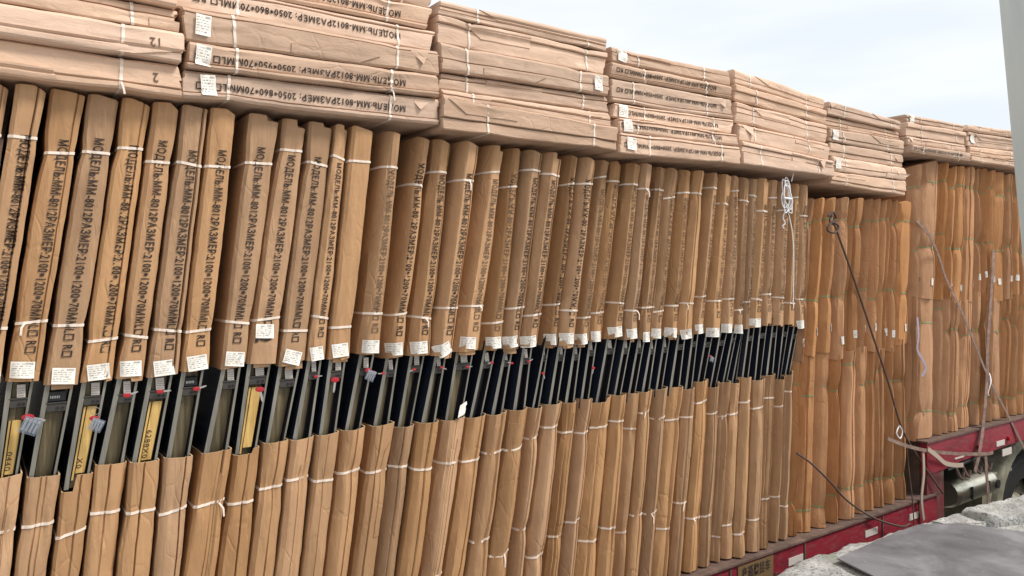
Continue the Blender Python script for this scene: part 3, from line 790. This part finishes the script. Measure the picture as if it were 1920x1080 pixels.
for c, (x0, x1, zl, zr) in enumerate(cols):
    for k in range(len(zl)-1):
        r = random.Random(800+c*10+k)
        Y = D - .055 + r.uniform(-.022, .016) + (0.01*k if c not in (0,) else 0); g = .0035
        a, b = x0 + r.uniform(-.016, .012)*(k > 0), x1 + r.uniform(-.03, .008)*(k > 0)
        kn = [(x0, ZC+zl[k]+g, ZC+zl[k+1]), (x1, ZC+zr[k]+g, ZC+zr[k+1])]
        top = 'topmost' if k == len(zl)-2 else lay[k]
        P_ = empty('door_package', ((a+b)/2, Y+1, ZC+(zl[k]+zr[k])/2), f'flat package, {top} in the {where[c]}', 'door package', 'packages lying flat on top of the load')
        s1 = x0 + r.uniform(.13, .22); s2 = x1 - r.uniform(.13, .22)
        w = Wrap(800+c*10+k, kn, Y, 2.03, [s1, s2], horiz=True, grooves=r.choice([1, 1, 2]), pinch=.10, wrink=1.0, chl=.006, chr_=.009, gdeep=.014, bulge=.003, sag=.0035)
        w.g = [(t_, d_, .018) for t_, d_, a_ in w.g]; w.pan = [(r.uniform(-.007, .006), r.uniform(-.004, .004)) for _ in w.pan]
        if c in HT and k in HT[c] and w.g: w.g = [(r.choice([.84, .2]), .010, .04)]; w.pan = [(-.002, .003), (.002, -.004)]
        mb = MB(); j0, j1 = r.uniform(-.02, .02), r.uniform(-.03, .02); e_ = r.uniform(.2, .8)
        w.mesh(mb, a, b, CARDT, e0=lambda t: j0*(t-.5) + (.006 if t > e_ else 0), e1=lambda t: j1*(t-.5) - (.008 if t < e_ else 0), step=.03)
        if c in HT and k in HT[c]:
            TX = 'МОДЕЛЬ:ММ-8012РАЗМЕР: 2050∗%s∗70ММL□ R□' % HT[c][k]
            ht = zl[k+1]-zl[k]
            w.text(mb, TX, x1 - .13 - r.uniform(0, .03), .48 + r.uniform(-.06, .1), (.0298 if c == 1 else .0285), min(.032, ht*.36) if c == 1 else .028)
        if c == 0 and k < 2: w.text(mb, '12' if k else '2', x1 - .07, .5, .034, .042, INKF)
        if r.random() < (.25 if c in HT and k in HT[c] else .85):
            s_, e_ = sorted((r.uniform(x0+.02, x1-.02), r.uniform(x0+.02, x1-.02)))
            if e_-s_ < .25: e_ = min(x1-.01, s_+.3)
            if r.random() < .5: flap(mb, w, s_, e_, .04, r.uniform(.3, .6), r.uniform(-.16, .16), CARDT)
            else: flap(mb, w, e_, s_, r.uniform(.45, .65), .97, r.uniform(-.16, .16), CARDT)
        if r.random() < .22:   # loose flap torn out of the front: a thin tilted triangle of cardboard
            xf = r.choice([a + r.uniform(.01, .05), b - r.uniform(.12, .16)]); wd = r.uniform(.06, .11)
            vs = [w.P(.93, xf, .001), w.P(.93, xf+wd, .001), w.P(.25+r.uniform(0, .3), xf + wd*r.uniform(.1, .9), .008+r.uniform(.0, .012))]
            vs += [v + Vector((0, .003, 0)) for v in vs]
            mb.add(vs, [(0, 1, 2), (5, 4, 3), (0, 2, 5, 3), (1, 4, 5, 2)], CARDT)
        mb.build('cardboard_sleeve', P_, smooth=26)
        for q in (s1, s2):
            mb = MB(); w.strap(mb, q, BAND, tilt=r.uniform(-.008, .008), wd=.0048, ext=.5); mb.build('packing_band', P_, smooth=40)
        if c in STK and k in STK[c]:
            f = STK[c][k]; q = x0 + (x1-x0)*f + .03 if f < .5 else x0 + (x1-x0)*f
            mb = MB(); label_card(mb, w, .5, q, .048 if c < 3 else .060, .068 if c < 3 else .06, r.uniform(-.1, .1), r, off=.006, curl=.006); mb.build('shipping_label', P_, smooth=60)

# ------------------------------------------------------------------ trailer
TR = empty('flatbed_trailer', (3, D+1.2, GZ), 'red flatbed trailer carrying all the door packages', 'trailer')
YF = D - .045
mb = MB(); mb.box((-3.5, YF+.05, DECK-.05), (5.75, YF+2.5, DECK-.003), RUST); mb.build('deck_floor', TR)
mb = MB(); zt, zb = DECK-.002, DECK-.235
mb.box((-3.5, YF, zb), (5.72, YF+.045, zt-.012), REDP, .004); mb.box((-3.5, YF-.014, zt-.012), (5.72, YF+.05, zt), RUST)
mb.box((-3.5, YF+.005, zb-.012), (5.72, YF+.11, zb), RUST)
mb.build('side_beam', TR)
for x in (3.35, 4.05, 4.95, 5.45):
    mb = MB(); mb.box((x, YF-.006, zb+.02), (x+.012, YF, zt-.02), RUST); mb.build('beam_rib', TR)
for k in range(8):
    mb = MB(); x = -3 + k*1.15; mb.box((x, YF+.06, DECK-.16), (x+.07, YF+2.4, DECK-.052), CHAS); mb.build('cross_member', TR)
for yy in (.75, 1.65):
    mb = MB(); mb.box((-3.4, YF+yy, DECK-.55), (5.6, YF+yy+.14, DECK-.17), REDP); mb.build('chassis_rail', TR)
for (u0, u1, v) in ((1479, 1506, 1050), (1623, 1646, 998), (1705, 1722, 968)):   # pale reflective patches on the beam
    a = PT(u0, v, YF-.004); b = PT(u1, v, YF-.004); mb = MB(); z = (a.z+b.z)/2
    mb.box((a.x, YF-.004, z-.022), (b.x, YF-.0005, z+.022), REFL); mb.build('reflective_patch', TR)
# yellow nameplate with dark characters
a = PT(1384, 1066, YF-.006); b = PT(1450, 1066, YF-.006)
mb = MB(); zc = DECK-.112; mb.box((a.x, YF-.006, zc-.085), (b.x, YF-.0005, zc+.085), PLATE_Y)
vs, fs, Lh = glyphs('鑫通牌挂车', .02)
if Lh > 1:
    sc = (b.x-a.x-.06)/Lh; mb.add([(a.x+.03+x*sc, YF-.0075, zc+.012+y*.07) for x, y in vs], fs, INK)
r = random.Random(3)
for k in range(9): mb.box((a.x+.04+k*.04, YF-.0075, zc-.06), (a.x+.06+k*.04, YF-.006, zc-.03+r.uniform(-.01, .01)), INK)
mb.build('nameplate', TR)
# gooseneck: raised front deck with tapering red beam and box-shaped step
X0 = PX(1738, YF); X1 = 9.2; z2 = DECK2-.003
mb = MB()
def zz(u, v): return PZ(u, v, YF)
poly = [(X0, z2-.012), (X0+.02, DECK-.26), (PX(1772, YF), DECK-.30)] + [(PX(u, YF), PZ(u, v, YF)) for u, v in ((1771, 880), (1805, 863), (1841, 853), (1892, 834))] + [(X1, 1.42), (X1, z2-.012)]
low = poly[:3] + [poly[3]]; beam = [(X0, z2-.012), (X0+.01, poly[3][1])] + poly[3:]
mb.prism(beam, YF, YF+.05, REDP); mb.build('gooseneck_beam', TR)
mb = MB(); mb.prism([(X0+.01, poly[3][1]-.002), (X0+.02, DECK-.26), poly[2], (poly[3][0], poly[3][1]-.002)], YF+.006, YF+.05, REDD); mb.build('step_post', TR)
mb = MB(); mb.prism(poly, YF+2.4, YF+2.45, REDP); mb.build('gooseneck_beam', TR)
mb = MB(); mb.box((PX(1774, YF), YF+.06, 1.36), (X1, YF+2.39, 1.40), CHAS); mb.build('underplate', TR)
mb = MB(); mb.box((X0-.02, YF-.014, z2-.012), (X1, YF+2.46, z2), RUST); mb.build('raised_deck_floor', TR)
mb = MB(); mb.box((X0+.02, YF+.06, DECK-.2), (X0+.06, YF+2.39, z2-.013), RUST); mb.build('step_wall', TR)
mb = MB(); 
for x in (6.4, 6.95, 7.6):
    mb.tube([(x, YF-.004, 1.45), (x, YF-.02, 1.45)], .018, RED, 12)
mb.build('side_lamp', TR, smooth=40)
for (u0, u1, v0, v1) in ((1869, 1884, 824, 838), (1880, 1897, 838, 856), (1791, 1808, 854, 862)):
    a = PT(u0, v1, YF-.006); b = PT(u1, v0, YF-.006); mb = MB(); mb.box((a.x, YF-.006, a.z), (b.x, YF-.0006, b.z), REFL); mb.build('reflective_patch', TR)
mb = MB()
for x in (6.02, 6.13, 6.32, 6.5):
    mb.tube([(x, YF+.01, 1.36), (x+.02, YF-.02, 1.27), (x+.06, YF-.02, 1.25), (x+.08, YF-.02, 1.30)], .013, RUST, 8)
mb.tube([(5.9, YF+.01, 1.34), (6.6, YF+.01, 1.37)], .014, CHAS, 8)
mb.build('winch_hooks', TR, smooth=40)
for x in (-2.6, -1.4, -.2):      # trailer axles, behind the dock from here
    mb = MB()
    for yy in (.25, 1.95):
        mb.tube([(x, YF+yy, .6), (x, YF+yy+.28, .6)], .45, TYRE, 36)
    mb.tube([(x, YF+.3, .6), (x, YF+2.2, .6)], .07, CHAS, 12); mb.build('wheel_pair', TR, smooth=40)

# ------------------------------------------------------------------ tractor truck under the raised deck
TK = empty('truck', (7.5, D+1.3, GZ), 'dusty cream tractor truck half hidden beneath the raised trailer deck', 'truck')
YT = D + .10
mb = MB()
for yy in (.55, 1.35): mb.box((5.6, YT+yy, .75), (11.5, YT+yy+.1, 1.02), CHAS)
for x in (5.7, 6.9, 8.2, 10): mb.box((x, YT+.56, .8), (x+.1, YT+1.44, .95), CHAS)
mb.build('chassis', TK)
cx0, cx1 = PX(1774, YT), PX(1846, YT); czt, czb = PZ(1800, 886, YT), PZ(1800, 948, YT)
mb = MB(); h = (czt-czb)/2; zc = (czt+czb)/2; prof = []
for k in range(28):
    an = 2*math.pi*k/28; c_, s_ = math.cos(an), math.sin(an)
    prof.append((math.copysign(abs(c_)**.8, c_)*.30, math.copysign(abs(s_)**.8, s_)*h))
m_ = len(prof); vs = []
for x, sc in ((cx0, .92), (cx0+.02, 1), (cx1-.02, 1), (cx1, .92)):
    for y, z in prof: vs.append((x, YT+.19+y*sc, zc+z*sc))
fs = [tuple(range(m_-1, -1, -1)), tuple(3*m_+j for j in range(m_))] + [(a*m_+j, a*m_+(j+1) % m_, (a+1)*m_+(j+1) % m_, (a+1)*m_+j) for a in range(3) for j in range(m_)]
mb.add(vs, fs, ALU); ft = mb.build('fuel_tank', TK, smooth=35)
for x in (cx0+.18, cx1-.2):
    mb = MB(); mb.box((x, YT-.116, zc-.05), (x+.02, YT-.106, zc+.05), CHAS, .001); mb.build('tank_strap', ft)
mb = MB(); mb.tube([(cx1-.03, YT-.10, zc), (cx1-.03, YT-.12, zc)], .035, CHAS, 14); mb.build('tank_cap', ft)
# wheel, fender
wx, wz, wr = PX(1928, YT), .65, .50
mb = MB()
vs = []; fs = []; N = 40; ring = [(.0, .30), (.0, .46), (.03, .5), (.25, .5), (.28, .46), (.28, .30)]
for k in range(N):
    a = 2*math.pi*k/N
    for y, rr in ring: vs.append((wx+rr*math.cos(a), YT+.04+y, wz+rr*math.sin(a)))
q = len(ring)
for k in range(N):
    for j in range(q): fs.append((k*q+j, k*q+(j+1) % q, ((k+1) % N)*q+(j+1) % q, ((k+1) % N)*q+j))
WH = empty('wheel', (0, 0, 0), None, None); WH.parent = TK
mb.add(vs, fs, TYRE)
def under(o, parent, loc=(0, 0, 0)): return o
tb = (7.5, D+1.3, GZ)
ty = mb.build('tyre', None, base=tb, smooth=35); ty.parent = WH; ty.location = (0, 0, 0)
mb = MB(); mb.tube([(wx, YT+.12, wz), (wx, YT+.16, wz)], .30, CREAM, 32); mb.tube([(wx, YT+.06, wz), (wx, YT+.13, wz)], [.12, .16], CREAM, 24)
for k in range(10):
    a = 2*math.pi*k/10; mb.tube([(wx+.21*math.cos(a), YT+.095, wz+.21*math.sin(a)), (wx+.21*math.cos(a), YT+.125, wz+.21*math.sin(a))], .016, CHROME, 6)
rm = mb.build('rim', None, base=tb, smooth=35); rm.parent = WH; rm.location = (0, 0, 0)
mb = MB(); vs = []; fs = []; N = 24
for k in range(N+1):
    a = math.radians(205) - math.radians(230)*k/N; c_, s_ = math.cos(a), math.sin(a)
    for rr, y in ((.56, .0), (.66, .0), (.68, .03), (.66, .42), (.56, .42)): vs.append((wx + rr*c_*1.06, YT-.01+y, wz + .06 + rr*s_))
for k in range(N):
    for j in range(5): fs.append((k*5+j, k*5+(j+1) % 5, (k+1)*5+(j+1) % 5, (k+1)*5+j))
mb.add(vs, fs, CREAM); mb.build('mudguard', TK, smooth=40)
mb = MB(); mb.box((cx1+.03, YT+.03, .42), (wx-.60, YT+.4, 1.10), CREAM, .02); mb.box((cx1+.02, YT+.02, 1.06), (wx-.3, YT+.42, 1.10), CREAM, .01); mb.build('side_skirt', TK)
mb = MB(); mb.box((9.6, YT-.05, .85), (11.6, YT+2.4, 3.3), CREAM, .12); mb.box((9.58, YT+.2, 2.2), (9.6, YT+2.1, 2.9), BLACK); mb.build('cab', TK)
for x in (10.6,):
    mb = MB()
    for yy in (.0, 2.0): mb.tube([(x, YT+yy, .65), (x, YT+yy+.28, .65)], .5, TYRE, 36)
    mb.build('front_wheel_pair', TK, smooth=35)

# ------------------------------------------------------------------ lashings
def smoothpath(pts, k=6):
    pts = [Vector(p) for p in pts]; o = []
    for i in range(len(pts)-1):
        p0, p1, p2, p3 = pts[max(i-1, 0)], pts[i], pts[i+1], pts[min(i+2, len(pts)-1)]
        for j in range(k):
            t = j/k; o.append(.5*((2*p1) + (p2-p0)*t + (2*p0-5*p1+4*p2-p3)*t*t + (3*p1-p0-3*p2+p3)*t**3))
    return o + [pts[-1]]
def lash(name, pts, m, label, cat, rad=None, flat=None, Y=D-.045, k=6):
    P3 = [PT(p[0], p[1], p[2] if len(p) > 2 else Y) for p in pts]; mb = MB()
    mb.tube(smoothpath(P3, k), rad or 0, m, 8, flat=flat, updir=Vector((0, 1, 0)))
    return tag(mb.build(name, base=P3[-1], smooth=60), label, cat)
lash('lashing_rope', [(1560, 402, D-.03), (1556, 415, D-.04), (1566, 425), (1575, 450), (1600, 520), (1640, 640), (1665, 715), (1690, 800), (1720, 855), (1768, 925, YF-.03)], ROPEM, 'dark rope running diagonally down the orange packages to the red step', 'rope', rad=.0065)
lash('rope_knot', [(1553, 405), (1562, 398), (1568, 410), (1556, 420), (1552, 432), (1566, 436), (1572, 424), (1560, 415)], ROPEM, 'knotted dark rope end tied near the top of an orange package', 'rope', rad=.007, Y=D-.05)
lash('lashing_rope', [(1494, 850, D-.03), (1520, 868), (1558, 905), (1590, 940), (1640, 972, YF-.03), (1690, 987, YF-.05), (1706, 982, YF-.05)], ROPEM, 'brown rope slanting low across the orange packages onto the red beam', 'rope', rad=.0065)
lash('lashing_strap', [(1719, 414, D-.02), (1742, 440), (1760, 480), (1775, 525), (1810, 600), (1850, 700), (1888, 775), (1925, 850, YF-.03)], WEB, 'brown webbing strap running diagonally over the raised-deck packages', 'strap', flat=(.013, .0015))
lash('lashing_strap', [(1863, 470, D-.02), (1858, 560), (1852, 640), (1850, 720), (1843, 800, YF-.02), (1836, 850, YF-.04), (1828, 885, YF-.04)], WEB, 'wide vertical brown strap down to the hooks of the raised deck', 'strap', flat=(.026, .002))
lash('lashing_strap', [(1664, 822, YF-.0), (1700, 836, YF-.03), (1745, 846, YF-.04), (1800, 851, YF-.05), (1850, 851, YF-.05), (1862, 848, YF-.05)], WEB, 'brown strap stretched level along the red gooseneck beam', 'strap', flat=(.012, .002))
lash('lashing_strap', [(1848, 853, YF-.045), (1850, 890, YF-.045), (1853, 930, YF-.045), (1852, 968, YF-.045)], WEB, 'strap end hanging down in front of the fuel tank', 'strap', flat=(.022, .002))
lash('lashing_strap', [(1740, 842, YF-.045), (1758, 856, YF-.055), (1772, 868, YF-.06), (1790, 872, YF-.06), (1806, 872, YF-.06)], STRAPP, 'pale strap end curling loose from the red step corner', 'strap', flat=(.016, .002))
lash('lashing_strap', [(1731, 848, YF-.03), (1732, 890, YF-.03), (1728, 935, YF-.03), (1732, 975, YF-.02)], STRAPP, 'pale worn strap hanging straight down beside the dark step wall', 'strap', flat=(.014, .003))
lash('lashing_rope', [(1686, 798, D-.04), (1681, 812), (1688, 822), (1692, 808), (1686, 798)], WROPE, 'small pale blue-white rope loop knotted on the diagonal rope', 'rope', rad=.004)
lash('thin_rope', [(1700, 830, D-.045), (1704, 880, D-.05), (1710, 930, YF-.02), (1714, 985, YF-.02)], RUST, 'thin grey rope hanging down past the end of the low deck', 'rope', rad=.004)
lash('plastic_ribbon', [(1720, 595, D-.03), (1722, 630), (1720, 655), (1730, 675), (1736, 690), (1728, 706)], mat('lilac_ribbon', (.27, .24, .31), .5), 'pale lilac plastic ribbon hanging beside the first raised-deck package', 'ribbon', flat=(.012, .001))
lash('white_cord', [(1855, 700, D-.03), (1858, 715), (1853, 735), (1854, 742)], WROPE, 'short curled white cord on the wide vertical strap', 'cord', rad=.004, Y=YF-.05)
# coil of white rope near the top of the printed packages
r = random.Random(9); mb = MB()
for k in range(5):
    cu, cv = 1477 + r.uniform(-3, 3), 366 + r.uniform(-5, 5); ru, rv = r.uniform(5, 9), r.uniform(22, 33); ph = r.uniform(0, 6); tl = r.uniform(-.25, .1)
    loop = [PT(cu + ru*math.cos(ph+j*.52) - tl*rv*math.sin(ph+j*.52) + r.uniform(-1.2, 1.2), cv + rv*math.sin(ph+j*.52) + r.uniform(-2, 2), D-.034-.006*k-.003*math.sin(j)) for j in range(13)]
    mb.tube(smoothpath(loop, 3), .0032, WROPE, 6)
mb.tube(smoothpath([PT(1474, 390, D-.035), PT(1468, 408, D-.033), PT(1472, 418, D-.035), PT(1467, 424, D-.03), PT(1470, 428, D-.03)], 4), .0034, WROPE, 6)
mb.tube([PT(1470, 371, D-.06), PT(1484, 373, D-.06)], .006, WROPE, 6)
mb.tube(smoothpath([PT(1478, 398, D-.03), PT(1486, 440, D-.035), PT(1488, 500, D-.035), PT(1487, 570, D-.03)], 4), .003, WROPE, 6)
mb.tube([PT(1484, 340, D-.03), PT(1490, 315, D-.03)], .003, WROPE, 6)
tag(mb.build('rope_coil', base=PT(1476, 400, D-.03), smooth=60), 'looped coil of white plastic rope hanging before the narrow printed packages', 'rope')

# ------------------------------------------------------------------ dock, plate, post, ground, yard
DZ = ZC - 1.5
edge = [(1380, 1135), (1448, 1079), (1470, 1062), (1500, 1046), (1530, 1033), (1555, 1030), (1600, 1016), (1640, 1003), (1680, 990), (1722, 978), (1760, 966), (1790, 962), (1815, 958), (1855, 950), (1900, 938), (1925, 930), (1980, 914)]
E3 = [PG(u, v, DZ) for u, v in edge]
E3 = [Vector((-6, 2.33, DZ)), Vector((0, 2.33, DZ)), Vector((2.2, 2.32, DZ))] + [p for p in E3 if p.x > 2.4] + [Vector((9, 2.12, DZ)), Vector((14, 2.1, DZ))]
xs = []; x = -6.0
while x < 14: xs.append(x); x += .035 if 2.4 < x < 7.5 else .25
def ey(x):
    for a, b in zip(E3, E3[1:]):
        if a.x <= x <= b.x: return a.y + (b.y-a.y)*(x-a.x)/(b.x-a.x)
    return 2.1
rowsd = [0, .012, .03, .06, .10, .15, .21, .28, .37, .48, .62, .8, 1.0, 1.3, 1.7, 2.3, 3.2, 4.6, 7.5]
mb = MB(); vs = []
for x in xs:
    yy = min(ey(x), 2.42) + .016*noise.noise(Vector((x*6, 0, 0))) + .008*noise.noise(Vector((x*24, 3, 0)))
    vs.append((x, yy-.03, -.02)); vs.append((x, yy-.01, DZ-.12 + .01*noise.noise(Vector((x*9, 5, 0)))))
    for d in rowsd:
        dr_ = .028*math.exp(-d/.012)
        y = yy-d
        lump = .020*noise.noise(Vector((x*5, y*5, 0))) + .010*noise.noise(Vector((x*16, y*16, 2))) + .006*noise.noise(Vector((x*40, y*40, 2)))
        vs.append((x, y, DZ - dr_ - .004 + lump*math.exp(-max(0, d-.25)/.3)*(1 if d < 3 else 0)))
n_ = 2+len(rowsd)
fs = [(i*n_+j, i*n_+j+1, (i+1)*n_+j+1, (i+1)*n_+j) for i in range(len(xs)-1) for j in range(n_-1)]
fs = [f[::-1] for f in fs]
mb.add(vs, fs, CONC); o = mb.build('loading_dock', base=(4, 1, 0), smooth=60)
tag(o, 'rough pale concrete dock edge spotted with lichen beside the trailer', 'dock')
# raised broken kerb lumps at the far right of the dock
def slab(pts, h, name, label, seed):
    """rough concrete piece: outline on the dock, height h, jittered top"""
    P3 = [PG(u, v, DZ) for u, v in pts]; c = sum(P3, Vector())/len(P3); vs = []; N = 0; mb = MB()
    dense = []
    for a, b in zip(P3, P3[1:]+P3[:1]):
        k = max(2, int((b-a).length/.04))
        for j in range(k): dense.append(a + (b-a)*j/k)
    N = len(dense); G = 8
    def nn(p, s): return noise.noise(Vector((p.x*s+seed, p.y*s, seed)))
    for zf, sh in ((-.05, 0), (h*.45, .0), (h*.85, .012)):
        for p in dense: q = p + (p-c).normalized()*(.014*nn(p, 14)+.01*nn(p, 34)-sh); vs.append((q.x, q.y, DZ + zf + .008*nn(p, 11)))
    for g in range(G):
        f = 1-(g+.35)/(G)
        for p in dense: q = c + (p-c)*f; vs.append((q.x, q.y, DZ + h + .016*nn(q, 9) + .010*nn(q, 26)))
    R_ = 3+G; fs = [(a*N+j, a*N+(j+1) % N, (a+1)*N+(j+1) % N, (a+1)*N+j) for a in range(R_-1) for j in range(N)]
    fs.append(tuple((R_-1)*N+j for j in range(N))); mb.add(vs, fs, CONC)
    tag(mb.build(name, base=(c.x, c.y, DZ), smooth=60), label, 'concrete block')
slab([(1800, 972), (1880, 952), (1925, 942), (1990, 930), (2010, 975), (1925, 982), (1860, 985)], .055, 'concrete_block', 'rough broken concrete block on the dock at the right edge of the picture', 3)
slab([(1745, 985), (1795, 968), (1835, 968), (1850, 984), (1800, 990)], .02, 'concrete_chunk', 'low crumbling concrete chunk between the steel plate and the dock edge', 8)
# steel plate
pp = [(1570, 1048), (1647, 1012), (1721, 984), (1800, 980), (1925, 998), (2060, 1010), (2150, 1200), (1700, 1150), (1640, 1082)]
P3 = [PG(u, v, DZ+.022) for u, v in pp]; mb = MB(); N = len(P3)
dense = []
for a, b in zip(P3, P3[1:]+P3[:1]):
    for j in range(6): dense.append(a + (b-a)*j/6)
N = len(dense); c = sum(dense, Vector())/N
def pz(q): return .010*noise.noise(Vector((q.x*1.6, q.y*1.6, 4)))
vs = [(p.x, p.y, p.z + pz(p) - .008) for p in dense] + [(p.x, p.y, p.z + pz(p)) for p in dense]
for g in range(1, 8):
    for p in dense: q = c + (p-c)*(1-g/8); vs.append((q.x, q.y, q.z + pz(q)))
fs = [tuple(range(N-1, -1, -1))] + [(a*N+j, a*N+(j+1) % N, (a+1)*N+(j+1) % N, (a+1)*N+j) for a in range(8) for j in range(N)] + [tuple(8*N+j for j in range(N))]
mb.add(vs, fs, PLATE); tag(mb.build('steel_plate', base=(c.x, c.y, DZ+.02), smooth=30), 'flat grey steel plate lying on the concrete dock', 'steel plate')
# post at the right: a slightly leaning square steel leg standing on the dock
def ray(u, v, d):
    r_ = (u-960)/F*d; return Vector((d*st + r_*ct, d*ct - r_*st, ZC + (HV-v)/F*d))
d_ = 2.3; a = ray(1873, 0, d_); b = ray(1917, 480, d_); dirv = (a-b).normalized()
topp = a + dirv*((4.6-a.z)/dirv.z); bot = b - dirv*((b.z-DZ)/dirv.z); rt = Vector((ct, -st, 0)); fw = Vector((st, ct, 0))
PO = empty('steel_post', bot, 'pale grey-green leaning steel post rising at the right edge of the picture', 'post')
mb = MB(); hw = .085; vs = []
for p in (bot + Vector((0, 0, 0)), topp):
    o_ = p + rt*(hw+.05)
    for sx, sy in ((-1, -.85), (-.85, -1), (.85, -1), (1, -.85), (1, .85), (.85, 1), (-.85, 1), (-1, .85)): vs.append(o_ + rt*hw*sx + fw*hw*sy)
mb.add(vs, [(j, (j+1) % 8, 8+(j+1) % 8, 8+j) for j in range(8)] + [tuple(range(7, -1, -1)), tuple(range(8, 16))], POST); mb.build('post_shaft', PO)
mb = MB(); q = bot + rt*(hw+.05); mb.box((q.x-.15, q.y-.15, DZ-.02), (q.x+.15, q.y+.15, DZ+.03), POST, .004); mb.build('base_plate', PO)
# ground
mb = MB(); vs = [(x, y, GZ) for y in (-600, -40, -8, 0, 8, 40, 600) for x in (-600, -40, 0, 10, 40, 600)]
mb.add(vs, [(j*6+i, j*6+i+1, (j+1)*6+i+1, (j+1)*6+i) for j in range(6) for i in range(5)], GROUND); tag(mb.build('ground'), kind='structure')

for o in ALL:
    if '_b' in o: del o['_b']
